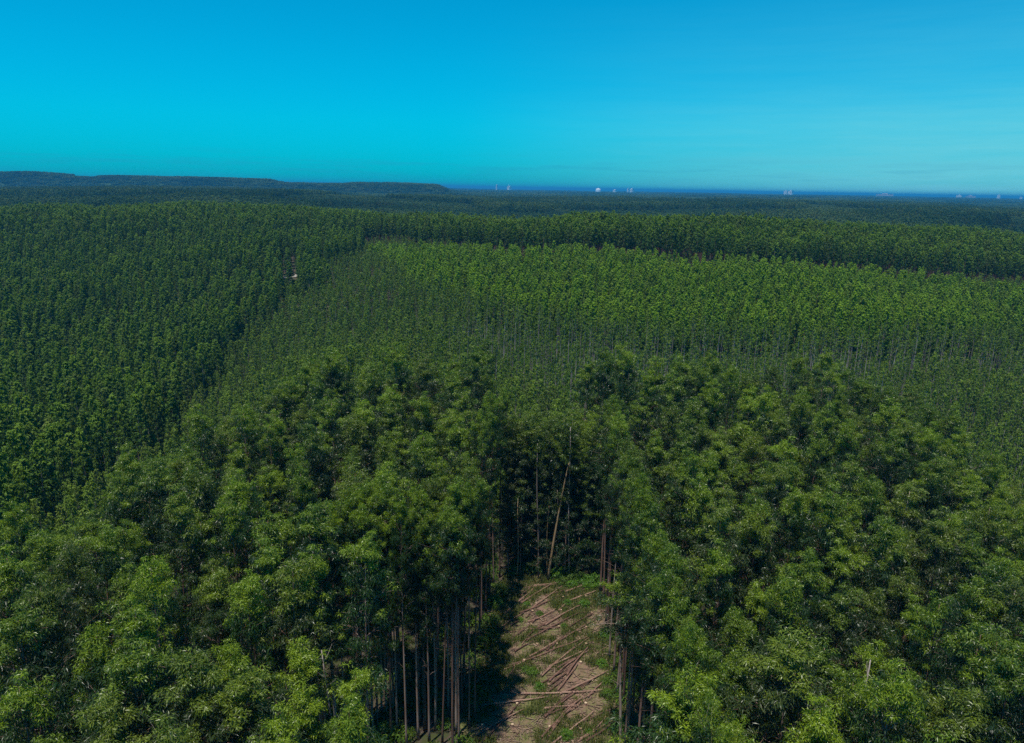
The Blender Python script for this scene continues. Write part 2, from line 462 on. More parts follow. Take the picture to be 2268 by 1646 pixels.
def scatter(name, P, rotz, scl, var, protos, tilt=0.0):
    """ONE object whose points carry copies of the given meshes (for masses of trees, grass and litter)"""
    n = len(P)
    m = bpy.data.meshes.new(name)
    m.vertices.add(n)
    m.vertices.foreach_set('co', np.asarray(P, np.float32).ravel())
    def at(nm, typ, key, arr):
        a = m.attributes.new(nm, typ, 'POINT'); a.data.foreach_set(key, arr)
    rot = np.zeros((n, 3), np.float32); rot[:, 2] = rotz
    if tilt:
        rot[:, :2] = np.random.default_rng(n).normal(size=(n, 2)) * tilt
    at('rot', 'FLOAT_VECTOR', 'vector', rot.ravel())
    sc3 = np.asarray(scl, np.float32)
    if sc3.ndim == 1:
        sc3 = np.repeat(sc3[:, None], 3, 1)
    at('scl', 'FLOAT_VECTOR', 'vector', sc3.ravel())
    at('var', 'INT', 'value', np.asarray(var, np.int32))
    m.update()
    o = obj(name, m)
    ng = bpy.data.node_groups.new(name + '_scatter', 'GeometryNodeTree')
    ng.interface.new_socket('Geometry', in_out='INPUT', socket_type='NodeSocketGeometry')
    ng.interface.new_socket('Geometry', in_out='OUTPUT', socket_type='NodeSocketGeometry')
    N = ng.nodes; K = ng.links
    gi = N.new('NodeGroupInput'); go = N.new('NodeGroupOutput')
    def named(nm, typ):
        a = N.new('GeometryNodeInputNamedAttribute'); a.data_type = typ; a.inputs['Name'].default_value = nm
        return a.outputs[0]
    jn = N.new('GeometryNodeJoinGeometry')
    for k in range(len(protos) - 1, -1, -1):
        oi = N.new('GeometryNodeObjectInfo'); oi.inputs['Object'].default_value = protos[k]
        oi.inputs['As Instance'].default_value = False
        g2 = N.new('GeometryNodeGeometryToInstance')
        K.new(oi.outputs['Geometry'], g2.inputs[0])
        K.new(g2.outputs[0], jn.inputs[0])
    iop = N.new('GeometryNodeInstanceOnPoints')
    K.new(gi.outputs[0], iop.inputs['Points'])
    K.new(jn.outputs[0], iop.inputs['Instance'])
    iop.inputs['Pick Instance'].default_value = True
    K.new(named('var', 'INT'), iop.inputs['Instance Index'])
    er = N.new('FunctionNodeEulerToRotation')
    K.new(named('rot', 'FLOAT_VECTOR'), er.inputs[0])
    K.new(er.outputs[0], iop.inputs['Rotation'])
    K.new(named('scl', 'FLOAT_VECTOR'), iop.inputs['Scale'])
    K.new(iop.outputs[0], go.inputs[0])
    md = o.modifiers.new('scatter', 'NODES'); md.node_group = ng
    return o
def proto(mesh):
    return bpy.data.objects.new('source_' + mesh.name, mesh)         # never linked to the scene

# ------------------------------------------------------------------ ground sheet
def ground_material():
    m, t = material('soil_and_litter')
    geo = t.add('ShaderNodeNewGeometry')
    pos = geo.outputs['Position']
    sp = t.add('ShaderNodeSeparateXYZ', {0: pos})
    n1 = t.add('ShaderNodeTexNoise', {'Vector': pos, 'Scale': 0.55, 'Detail': 8.0, 'Roughness': 0.65})
    n2 = t.add('ShaderNodeTexNoise', {'Vector': pos, 'Scale': 6.0, 'Detail': 6.0, 'Roughness': 0.7})
    n3 = t.add('ShaderNodeTexNoise', {'Vector': pos, 'Scale': 0.0016, 'Detail': 6.0})
    litter = t.ramp(n2.outputs['Fac'], [(0.3, (0.045, 0.033, 0.026)), (0.6, (0.11, 0.078, 0.064)), (0.8, (0.18, 0.14, 0.12))])
    green = t.ramp(n1.outputs['Fac'], [(0.35, (0.035, 0.042, 0.018)), (0.7, (0.055, 0.065, 0.022))])
    nearc = t.mix(t.ramp(n1.outputs['Fac'], [(0.42, (0, 0, 0)), (0.58, (1, 1, 1))]), litter, green)
    farc = t.ramp(n3.outputs['Fac'], [(0.36, (0.018, 0.045, 0.02)), (0.5, (0.03, 0.065, 0.024)), (0.60, (0.05, 0.085, 0.03)), (0.70, (0.12, 0.12, 0.07))])
    dist = t.add('ShaderNodeVectorMath', {0: pos}, operation='LENGTH').outputs['Value']
    f = t.ramp(t.math('DIVIDE', dist, 3000.0), [(0.16, (0, 0, 0)), (0.5, (1, 1, 1))])
    col = t.mix(f, nearc, farc)
    bp = t.add('ShaderNodeBump', {'Height': n2.outputs['Fac'], 'Strength': 0.6, 'Distance': 0.12})
    b = t.add('ShaderNodeBsdfPrincipled', {'Base Color': col, 'Roughness': 0.95, 'Specular IOR Level': 0.1, 'Normal': bp.outputs[0]})
    t.add('ShaderNodeOutputMaterial', {'Surface': b.outputs[0]})
    return m
def clearing_material():
    m, t = material('cleared_soil')
    geo = t.add('ShaderNodeNewGeometry')
    pos = geo.outputs['Position']
    n1 = t.add('ShaderNodeTexNoise', {'Vector': pos, 'Scale': 0.22, 'Detail': 5.0, 'Roughness': 0.6})
    n2 = t.add('ShaderNodeTexNoise', {'Vector': pos, 'Scale': 5.0, 'Detail': 8.0, 'Roughness': 0.75})
    n4 = t.add('ShaderNodeTexNoise', {'Vector': pos, 'Scale': 1.1, 'Detail': 6.0, 'Roughness': 0.7})
    soil = t.ramp(n2.outputs['Fac'], [(0.3, (0.15, 0.092, 0.066)), (0.5, (0.22, 0.138, 0.10)), (0.75, (0.31, 0.21, 0.155))])
    grass = t.ramp(n2.outputs['Fac'], [(0.3, (0.06, 0.075, 0.02)), (0.55, (0.13, 0.145, 0.045)), (0.75, (0.25, 0.235, 0.10))])
    f = t.math('ADD', t.math('MULTIPLY', n1.outputs['Fac'], 0.55), t.math('MULTIPLY', n4.outputs['Fac'], 0.45))
    col = t.mix(t.ramp(f, [(0.44, (0, 0, 0)), (0.56, (0.9, 0.9, 0.9))]), soil, grass)
    bp = t.add('ShaderNodeBump', {'Height': n2.outputs['Fac'], 'Strength': 0.9, 'Distance': 0.15})
    b = t.add('ShaderNodeBsdfPrincipled', {'Base Color': col, 'Roughness': 0.95, 'Specular IOR Level': 0.1, 'Normal': bp.outputs[0]})
    t.add('ShaderNodeOutputMaterial', {'Surface': b.outputs[0]})
    return m
NA, NR = 400, 190
azs = np.concatenate([np.linspace(-0.9, 0.9, 300), np.linspace(0.9, 2 * PI - 0.9, NA - 300 + 2)[1:-1]])
rads = np.concatenate([[3.0], np.geomspace(8, 60000, NR - 1)])
AZ, RR = np.meshgrid(azs, rads)
GX, GY = RR * np.sin(AZ), RR * np.cos(AZ)
GZ = ground(GX, GY)
V = np.concatenate([[[0, 0, 0]], np.stack([GX, GY, GZ], -1).reshape(-1, 3)])
F = []
for j in range(NA):
    F.append((0, 1 + (j + 1) % NA, 1 + j))
for i in range(NR - 1):
    b0 = 1 + i * NA
    for j in range(NA):
        k = (j + 1) % NA
        F.append((b0 + j, b0 + k, b0 + NA + k, b0 + NA + j))
tag(obj('ground', new_mesh('ground', V, F, [ground_material()], smooth=True)), kind='structure')

# the cleared strip: its own sheet a little above the ground, ragged edge
ys = np.linspace(-6, Y_END + 3, 60)
cols = 18
V = []
for y in ys:
    a, b = cl_x(y)
    if y > Y_END:
        k = (y - Y_END) / 3.0
        a, b = a + 2 * k, b - 2 * k
    a += (math.sin(y * 1.3) + math.sin(y * 0.37)) * 0.4 - 0.8; b += (math.sin(y * 1.1 + 2) + math.sin(y * 0.43)) * 0.4 + 0.8
    for q in np.linspace(0, 1, cols):
        x = a + (b - a) * q
        e = min(q, 1 - q) * 2
        V.append((x, y, 0.02 + 0.10 * float(vnoise(np.array([x]), np.array([y]), 1.7, 9)[0]) * min(1, e * 3)))
F = [(i * cols + j, i * cols + j + 1, (i + 1) * cols + j + 1, (i + 1) * cols + j) for i in range(len(ys) - 1) for j in range(cols - 1)]
tag(obj('cleared_path', new_mesh('cleared_path', V, F, [clearing_material()], smooth=True)), kind='structure')
exec_later = []

# ------------------------------------------------------------------ foreground eucalyptus trees
VAR = []
KINDS = [
    dict(seed=1, H=26, CLn=12.5, R=2.0), dict(seed=2, H=26, CLn=11.5, R=1.85), dict(seed=3, H=26, CLn=14.5, R=1.9),
    dict(seed=4, H=26, CLn=12.0, R=2.35, nb=30), dict(seed=5, H=26, CLn=13.0, R=1.6, lean=0.015), dict(seed=6, H=26, CLn=11.0, R=2.1),
    dict(seed=8, H=26, CLn=13.5, R=2.1, up0=0.8), dict(seed=13, H=26, CLn=12.5, R=1.9, nb=20, leaves=76), dict(seed=14, H=26, CLn=15, R=2.0, nb=30, up0=0.8),
    dict(seed=15, H=26, CLn=8.5, R=2.2, r0=0.16, lean=0.022), dict(seed=16, H=26, CLn=9.5, R=2.0, nb=22, r0=0.15, lean=-0.03),      # strip edge: short crowns on long bare stems
    dict(seed=9, H=26, CLn=23.5, R=1.5, kind='slender', nb=40, leaves=75, r0=0.10, rad=0.45),      # slender trees at the far end
    dict(seed=10, H=26, CLn=21.0, R=1.6, kind='slender', nb=36, leaves=75, r0=0.09, rad=0.45),
]
for k in KINDS:
    VAR.append(make_tree(**k))
NV = 9
print("leaf faces", [len(v[1].polygons) for v in VAR])
def make_root(name, i, x, y, rz, s, sz):
    e = bpy.data.objects.new(name, None)
    e.empty_display_size = 1.0
    C.objects.link(e)
    e.location = (x, y, gz(x, y) - 0.05); e.rotation_euler = (0, 0, rz); e.scale = (s, s, sz)
    t, c = VAR[i]
    obj('trunk', t, e); obj('crown', c, e)
    return e
SRC = {}
def copy_tree(i, x, y, rz, s, sz, z):
    """first use of a kind builds it; later ones copy the thing and each part"""
    if i not in SRC:
        SRC[i] = make_root('eucalyptus_tree', i, x, y, rz, s, sz)
        return SRC[i]
    src = SRC[i]
    e = src.copy(); C.objects.link(e)
    e.location = (x, y, z - 0.05); e.rotation_euler = (0, 0, rz); e.scale = (s, s, sz)
    for ch in src.children:
        c = ch.copy(); C.objects.link(c); c.parent = e
    return e

def in_clear(x, y, m=0.0):
    a, b = cl_x(y)
    return (a - m < x < b + m) and y < Y_END + 0.5
# trees that stand out in the photograph: (px, py of the crown's top, height, label)
SPECIAL = [
    (300, 1412, 26, 'broad rounded eucalyptus with bright top, left one of a pair near the bottom left'),
    (405, 1428, 25.5, 'eucalyptus with yellow-green top just right of the broad rounded crown by the bottom edge'),
    (648, 1230, 26, 'tall pointed eucalyptus with bright crown left of the cleared strip, dark gap behind'),
    (30, 1470, 25, 'eucalyptus with bright yellow-green top cut by the picture\'s left edge'),
    (545, 1462, 24.5, 'dense dark crowned eucalyptus above the bare brown trunks left of the cleared strip'),
    (1590, 1092, 27, 'bright pointed eucalyptus crown rising above the stand right of the clearing'),
    (1842, 1060, 27, 'bright conical eucalyptus crown in the middle of the right-hand stand'),
    (1765, 1382, 26, 'large domed eucalyptus crown with bright top and dark hollow underneath'),
    (1545, 1478, 24.5, 'large bright eucalyptus crown at the bottom edge right of the clearing'),
    (2150, 1515, 24, 'wide eucalyptus crown low in the right-hand corner'),
    (940, 945, 26.5, 'eucalyptus with bright top beside the dark notch above the clearing'),
    (1400, 1268, 19, 'low bushy eucalyptus overhanging the right edge of the cleared strip'),
    (1485, 1262, 21.5, 'bright topped eucalyptus just right of the low one overhanging the strip'),
    (2200, 1230, 25.5, 'olive-brown crowned eucalyptus near the right edge of the stand'),
]
placed = []
def put(x, y):
    placed.append((x, y))
trees = []      # x, y, variant, s, sz, label or None
for px, py, h, lab in SPECIAL:
    x, y = on_z(px, py, h)
    trees.append((x, y, [3, 3, 0, 6, 3, 0, 2, 3, 3, 3, 8, 10, 9, 5][len(trees)], [1.35, 1.25, 1.15, 1.1, 1.25, 1.25, 1.2, 1.45, 1.4, 1.35, 1.1, 1.15, 1.2, 1.15][len(trees)], h / 26.0 / 1.0, lab)); put(x, y)
# far end of the clearing: slender trees
fe = []
a, b = cl_x(Y_END)
for row in range(4):
    for q in np.linspace(0, 1, 7):
        x = a + (b - a) * q + rng.normal() * 0.5 + (row % 2) * 0.9
        y = Y_END + 1.2 + row * 2.6 + rng.normal() * 0.4
        trees.append((x, y, 11 + rng.integers(2), 0.95 + 0.2 * rng.random(), (22.6 + rng.random() * 1.6 - 0.5 * row) / 26, 'far_end')); put(x, y)
# edge rows beside the clearing
for side in (0, 1):
    y = 24.0
    while y < Y_END + 1:
        a, b = cl_x(y)
        x = (a - 0.9 - rng.random() * 0.9) if side == 0 else (b - 0.7 + rng.random() * 1.5)
        if side == 0 and y < 56.5: y = 56.6; continue
        trees.append((x, y, 9 + int(rng.integers(2)) if rng.random() < 0.75 else int(rng.integers(NV)), 0.72 + 0.16 * rng.random(), 0.93 + 0.10 * rng.random() + 0.05 * (y > 76), 'edge_l' if side == 0 else 'edge_r')); put(x, y)
        y += (2.4 if side == 0 else 0.6) + rng.random() * (1.1 if side == 0 else 1.5)
# a close wall of stems where the near left corner of the strip opens
for x in np.arange(-14.5, -3.4, 1.25):
    for dy in (0.0, 2.2, 4.4):
        trees.append((x + rng.normal() * 0.3 + dy * 0.3, 58.2 + dy + rng.normal() * 0.5, 9 + int(rng.integers(2)) if rng.random() < 0.7 else int(rng.integers(NV)), 0.62 + 0.2 * rng.random(), 0.92 + 0.1 * rng.random(), 'wall_l')); put(x, 58.2 + dy)
# the rest: planted rows, jittered
rows = []
ang = 0.12
for i in range(-40, 40):
    for j in range(-5, 45):
        u = i * 4.15 + rng.normal() * 0.65; v = j * 3.9 + rng.normal() * 0.65
        x = u * math.cos(ang) - v * math.sin(ang); y = u * math.sin(ang) + v * math.cos(ang)
        rows.append((x, y))
pl = np.array(placed)
fg_edge_px = [-300, 0, 200, 430, 560, 640, 760, 1078, 1086, 1300, 1308, 1850, 1960, 2100, 2180, 2268, 2600]
fg_edge_D = [52, 56, 68, 88, 97, 103, 106, 106, 90, 90, 106, 106, 103, 98, 90, 82, 74]
mid_pts = []
for x, y in rows:
    if y < 12 or in_clear(x, y, 2.4) or (y < 56.5 and (790 - 1134) / FPX * math.cos(PITCH) * y < x < 0):
        continue
    px = 1134 + FPX * x / y / math.cos(PITCH)
    if px < -700 or px > 2950:
        continue
    a, b = cl_x(min(y, Y_END))
    if y > np.interp(px, fg_edge_px, fg_edge_D):
        continue
    d = np.min(np.hypot(pl[:, 0] - x, pl[:, 1] - y))
    if d < 2.3:
        continue
    trees.append((x, y, int(rng.integers(NV)), 0.88 + 0.34 * rng.random(), max(0.86 + 0.20 * rng.random() + 0.05 * np.clip((y - 70) / 25, 0, 1) + 0.05 * (y > 96), 1.02 if (y > 78 and abs(px - 1192) < 190) else 0), None))
T = np.array([(t[0], t[1], t[4] * 26) for t in trees])
zg = ground(T[:, 0], T[:, 1])
pxa, pya = project(T[:, 0], T[:, 1], zg + T[:, 2])
pxm, pym = project(T[:, 0], T[:, 1], zg + T[:, 2] - 11)
vis = (pxa > -110) & (pxa < 2380) & (pya < 1700) & (T[:, 1] > 20)
dist = np.hypot(T[:, 0], T[:, 1])
order = np.argsort(dist)
n_ind = 0
rest = []
CLS = {
    'edge_r': ('eucalyptus with bare reddish trunk in the row along the right side of the strip', 'eucalyptus trees lining the right side of the cleared strip'),
    'edge_l': ('eucalyptus with bare grey-brown trunk in the row along the left side of the strip', 'eucalyptus trees lining the left side of the cleared strip'),
    'wall_l': ('bare stemmed eucalyptus in the close wall of trunks at the near left strip corner', 'close-set trunks at the near left corner of the strip'),
    'far_end': ('slender pale-stemmed young eucalyptus closing the far end of the cleared strip', 'slender trees at the far end of the cleared strip'),
}
def cls_of(x, y):
    if x < 0:
        if y < 52: return ('leafy dark green eucalyptus in the near part of the stand left of the clearing', 'near eucalyptus trees left of the clearing')
        if y < 78: return ('eucalyptus with bright tip halfway back in the stand left of the clearing', 'eucalyptus trees halfway back left of the clearing')
        return ('eucalyptus at the back rim of the stand left of the clearing, valley behind', 'eucalyptus trees on the back rim left of the clearing')
    if y < 52: return ('leafy green eucalyptus in the near part of the stand right of the clearing', 'near eucalyptus trees right of the clearing')
    if y < 78: return ('eucalyptus with bright tip halfway back in the stand right of the clearing', 'eucalyptus trees halfway back right of the clearing')
    return ('eucalyptus at the back rim of the stand right of the clearing, valley behind', 'eucalyptus trees on the back rim right of the clearing')
for i in order:
    x, y, v, s, sz, lab = trees[i]
    rz = float(rng.random() * 6.28)
    if vis[i] and n_ind < 300:
        e = copy_tree(int(v), x, y, rz, s, sz, float(zg[i]))
        n_ind += 1
        if lab in CLS:
            tag(e, CLS[lab][0], 'tree', CLS[lab][1])
        elif lab:
            tag(e, lab, 'tree', 'eucalyptus trees of the near stand')
        else:
            l, g = cls_of(x, y)
            tag(e, l, 'tree', g)
    else:
        rest.append((x, y, float(zg[i]), v, rz, s, sz))
print('individual trees', n_ind, 'rest', len(rest), 'max D', dist[order[min(n_ind, len(order) - 1)]])
rest = np.array(rest)
def merged_variant(k):
    t, c = VAR[k]
    Vs, Fs, Ms, Ts, n = [], [], [], [], 0
    for mi, m in ((0, t), (1, c)):
        co = np.empty(len(m.vertices) * 3, np.float32); m.vertices.foreach_get('co', co)
        Vs.append(co.reshape(-1, 3)); Fs += [tuple(q + n for q in p.vertices) for p in m.polygons]; Ms += [mi] * len(m.polygons)
        if mi:
            tt = np.empty(len(m.vertices), np.float32); m.attributes['tint'].data.foreach_get('value', tt); Ts.append(tt)
        else:
            Ts.append(np.zeros(len(m.vertices), np.float32))
        n += len(m.vertices)
    return proto(new_mesh('whole_tree', np.concatenate(Vs), Fs, [BARK, LEAF], Ms, tint=np.concatenate(Ts)))
WHOLE = [merged_variant(k) for k in range(len(VAR))]
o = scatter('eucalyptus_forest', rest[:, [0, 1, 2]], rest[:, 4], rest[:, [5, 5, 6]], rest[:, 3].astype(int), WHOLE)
tag(o, 'mass of eucalyptus crowns behind and around the nearest trees of the stand', 'forest', kind='stuff')

# ------------------------------------------------------------------ the wooded slopes beyond
def grid(spacing_x, spacing_y, ang, y0, y1, jit, half=0.92):
    """planted grid over the sector ahead"""
    R_ = y1 * 1.5
    u = np.arange(-R_, R_, spacing_x); v = np.arange(-R_, R_, spacing_y)
    U, Vv = np.meshgrid(u, v)
    U = U + rng.normal(size=U.shape) * jit; Vv = Vv + rng.normal(size=U.shape) * jit
    x = U * math.cos(ang) - Vv * math.sin(ang); y = U * math.sin(ang) + Vv * math.cos(ang)
    k = (y > y0) & (y < y1) & (np.abs(x) < y * half + 25)
    return x[k], y[k]
def inside(px, py, poly):
    r = np.zeros(px.shape, bool)
    n = len(poly)
    for i in range(n):
        x1, y1 = poly[i]; x2, y2 = poly[(i + 1) % n]
        c = ((y1 > py) != (y2 > py)) & (px < (x2 - x1) * (py - y1) / (y2 - y1 + 1e-9) + x1)
        r ^= c
    return r
# stand limits, where they lie on the land (traced at canopy height)
YOUNG = [(815, 528), (1134, 531), (1700, 556), (2050, 585), (2400, 640), (2400, 700), (1800, 690), (1350, 672), (1100, 640), (900, 596)]
HILL = [(-2500, 1500), (-400, 1250), (0, 1100), (250, 985), (425, 905), (440, 850), (500, 765), (640, 650), (700, 590), (800, 535), (790, 500), (700, 440), (-2500, 380)]
RIDGE_PX = [-2500, 0, 400, 800, 1134, 1700, 2000, 2268, 4500]
RIDGE_PY = [500, 525, 515, 512, 529, 552, 575, 605, 780]
def classify(x, y, z):
    px, py = project(x, y, z + 17)
    px = px + (vnoise(x, y, 28, 61) - 0.5) * 70 + (vnoise(x, y, 9, 62) - 0.5) * 40; py = py + (vnoise(x, y, 33, 63) - 0.5) * 14
    c = np.full(x.shape, 1)                        # thin stand
    c[inside(px, py, HILL)] = 0
    c[inside(px, py, YOUNG)] = 2
    ridge = (py < np.interp(px, RIDGE_PX, RIDGE_PY)) & (y > 280)
    c[ridge] = 3
    return c, px, py
def edge_D(x, y):
    px = 1134 + FPX * x / y / math.cos(PITCH)
    return np.interp(px, fg_edge_px, fg_edge_D)
# a sandy bare spot beside the track in the left valley
SANDS = []
for (px, py, rx, ry) in [(632, 614, 1.7, 3.0), (653, 611, 2.2, 3.5)]:
    D = 285.0
    v = ray(px, py) * D
    # walk along the ray until it meets the ground
    for _ in range(60):
        zg_ = gz(v[0], v[1])
        if CAM_H + v[2] <= zg_ + 0.3: break
        D += 2.0; v = ray(px, py) * D
    SANDS.append((v[0], v[1], rx, ry))
print('sand', SANDS)
def protos_for(kind):
    P = []
    for s in range(8):
        if kind == 0: P.append(proto(make_far_tree(200 + s, 22, 12, 2.3 + 0.1 * (s % 3), 'cone', 50, 44, 0.42, 0.18, 0.56, LEAF_HILL, BARK_PALE)))
        if kind == 1: P.append(proto(make_far_tree(300 + s, 17, 7.5, 1.3, 'cone', 20, 26, 0.40, 0.15, 0.45, LEAF_THIN, BARK_PALE, 0.10)))
        if kind == 2: P.append(proto(make_far_tree(400 + s, 17, 12, 2.15 + 0.1 * (s % 3), 'cone', 44, 34, 0.45, 0.20, 0.54, LEAF_YOUNG, BARK)))
        if kind == 3: P.append(proto(make_far_tree(500 + s, 25, 11, 2.1 + 0.1 * (s % 3), 'round', 34, 28, 0.55, 0.26, 0.62, LEAF_HILL, BARK, 0.14)))
    for s in range(8 if kind == 1 else 0):
        P.append(proto(make_far_tree(350 + s, 17, 7, 1.1, 'cone', 15, 22, 0.38, 0.15, 0.40, LEAF_THIN, BARK_PALE, 0.15, 5)))
    return P
SPEC = {0: ('hillside_forest', 4.4, 4.0, 0.80, 'dense dark green plantation of conical trees on the left valley slope', 22),
        1: ('thinned_forest', 2.9, 2.9, 0.18, 'sparse young plantation in the valley with thin pale trunks showing', 17),
        2: ('young_forest', 3.8, 3.6, 0.25, 'bright green young plantation of pointed crowns below the ridge', 17),
        3: ('ridge_forest', 3.9, 3.8, 0.15, 'tall dark plantation along the ridge top with sunlit tips', 25)}
for c, (nm, sx, sy, ag, lab, th) in SPEC.items():
    x, y = grid(sx, sy, ag, 60, 620, 1.15 if c == 0 else 0.85)
    k = y > edge_D(x, y) + 2.0
    x, y = x[k], y[k]
    z = ground(x, y)
    cc, px, py = classify(x, y, z)
    k = (cc == c) & (px > -900) & (px < 3200)
    x, y, z, px = x[k], y[k], z[k], px[k]
    # keep the sandy spots clear, and the line of sight down to them
    keep = np.ones(x.shape, bool); cap = np.full(x.shape, 9.0)
    for (sx_, sy_, rx, ry) in SANDS:
        dx = x - sx_ * (y / sy_)
        lane = (np.abs(dx) < rx * 0.95) & (y < sy_ + ry * 0.3) & (y > sy_ - 200)
        line = CAM_H + (gz(sx_, sy_) - CAM_H) * (y / sy_) - z - 0.8
        cap = np.where(lane, np.minimum(cap, line / th), cap)
        keep &= ~(lane & ((y > sy_ - 4) | (line / th < 0.2)))
    x, y, z, px, cap = x[keep], y[keep], z[keep], px[keep], cap[keep]
    var = None
    if c == 1:
        thin = vnoise(x, y, 30, 11) * 0.7 + np.clip((px - 1050) / 300, -0.6, 0.34) - np.clip((y - 245) / 50, 0, 1) * 0.6 - np.clip((172 - y) / 35, 0, 1) * 0.55 - np.clip((px - 1900) / 250, 0, 1) * 0.5
        keep = rng.random(x.shape) > np.clip(thin, 0.03, 0.55)
        x, y, z, thin, cap = x[keep], y[keep], z[keep], thin[keep], cap[keep]
        var = rng.integers(0, 8, len(x)) + np.where(rng.random(len(x)) < np.clip(thin * 2.6 - 0.05, 0, 1), 8, 0)
    n = len(x)
    s = 0.75 + 0.5 * rng.random(n) ** 1.2
    hz = (0.84 + 0.26 * rng.random(n)) * (0.90 + 0.22 * vnoise(x, y, 38, 21))
    if c == 1: hz = hz * 0.86; s = s * 0.88
    if c == 2: hz = hz * 0.95
    hz = np.minimum(hz, cap / 1.15)
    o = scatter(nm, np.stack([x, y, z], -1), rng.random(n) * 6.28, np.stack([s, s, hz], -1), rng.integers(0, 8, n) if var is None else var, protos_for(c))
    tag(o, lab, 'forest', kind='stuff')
    print(nm, n)

# far forest: small groups of crowns
def clump_patch(seed, size, ncrown, H, cr, leaves, ll, lw, leafm):
    r = np.random.default_rng(seed)
    V, Tn = [], []
    for i in range(ncrown):
        cx, cy_ = (r.random(2) - 0.5) * size
        h = H * (0.85 + 0.3 * r.random())
        for k, (dz, rr) in enumerate(((-cr * 2.2, 1.0), (-cr * 1.0, 0.9), (-cr * 0.2, 0.5))):
            v, ti = clump_leaves(r, np.array([cx, cy_, h + dz]), cr * rr, leaves, ll, lw, squash=1.3, tint0=0.05 + 0.15 * k)
            V.append(v); Tn.append(ti)
    V = np.concatenate(V)
    return proto(new_mesh('crown_group', V, np.arange(len(V)).reshape(-1, 4), [leafm], tint=np.concatenate(Tn)))
LEAF_FAR = leaf_material('far_leaf', (0.016, 0.038, 0.018), (0.036, 0.078, 0.022), (0.095, 0.14, 0.036), 0.1, 0.8, 0.1, wide=2.2)
NEARP = [clump_patch(60 + s, 8.0, 7, 19, 1.6, 18, 1.0, 0.65, LEAF_FAR) for s in range(5)]
MIDP = [clump_patch(70 + s, 26.0, 44, 16, 2.2, 5, 2.2, 1.8, LEAF_FAR) for s in range(5)]
x, y = grid(6.6, 6.6, 0.3, 560, 1900, 1.3, 0.82)
z = ground(x, y)
cc, px, py = classify(x, y, z)
k = (y > 620) | (cc != 3)
x, y, z = x[k], y[k], z[k]
stand = vnoise(x, y, 130, 31)
k = ~((np.abs(vnoise(x, y, 210, 33) - 0.5) < 0.012))
x, y, z, stand = x[k], y[k], z[k], stand[k]
n = len(x)
hs = np.where(stand > 0.55, 1.15, 0.85) * (0.9 + 0.2 * rng.random(n))
o = scatter('distant_forest', np.stack([x, y, z], -1), rng.random(n) * 6.28, np.stack([np.ones(n), np.ones(n), hs], -1), rng.integers(0, 5, n), NEARP)
tag(o, 'blue-green distant plantation in low rolling bands behind the ridge', 'forest', kind='stuff')
print('distant', n)
x, y = grid(24, 24, 0.3, 1880, 9000, 5, 0.82)
z = ground(x, y)
k = vnoise(x, y, 520, 41) < 0.80
x, y, z = x[k], y[k], z[k]
n = len(x)
hs = np.where(vnoise(x, y, 330, 43) > 0.5, 1.0, 0.8) * (0.97 + 0.06 * rng.random(n))
o = scatter('horizon_forest', np.stack([x, y, z], -1), rng.random(n) * 6.28, np.stack([np.ones(n), np.ones(n), hs], -1), rng.integers(0, 5, n), MIDP)
tag(o, 'hazy dark blue woodland on the plateau hills and plain along the skyline', 'forest', kind='stuff')
print('horizon', n)

# sandy spots
def plain(name, col, rough=0.9, noise=0.3, sc=2.0):
    m, t = material(name)
    geo = t.add('ShaderNodeNewGeometry')
    nz = t.add('ShaderNodeTexNoise', {'Vector': geo.outputs['Position'], 'Scale': sc, 'Detail': 5.0})
    c = t.mix(t.math('MULTIPLY', nz.outputs['Fac'], noise * 2), col, tuple(v * 0.45 for v in col[:3]) + (1,))
    b = t.add('ShaderNodeBsdfPrincipled', {'Base Color': c, 'Roughness': rough, 'Specular IOR Level': 0.2})
    t.add('ShaderNodeOutputMaterial', {'Surface': b.outputs[0]})
    return m
SAND = plain('pale_sand', (0.36, 0.33, 0.29, 1), 0.95, 0.25, 0.5)
acc = Acc()
for (sx_, sy_, rx, ry) in SANDS:
    vs = [(sx_, sy_, 0)]
    for k in range(14):
        a_ = k / 14 * 2 * PI
        q = 0.75 + 0.35 * rng.random()
        vs.append((sx_ + math.cos(a_) * rx * q, sy_ + math.sin(a_) * ry * q * 1.4, 0))
    vs = np.array(vs, float); vs[:, 2] = ground(vs[:, 0], vs[:, 1]) + 0.35
    acc.add(vs, [(0, 1 + k, 1 + (k + 1) % 14) for k in range(14)])
tag(obj('sandy_track', acc.mesh('sandy_track', [SAND])), kind='structure')

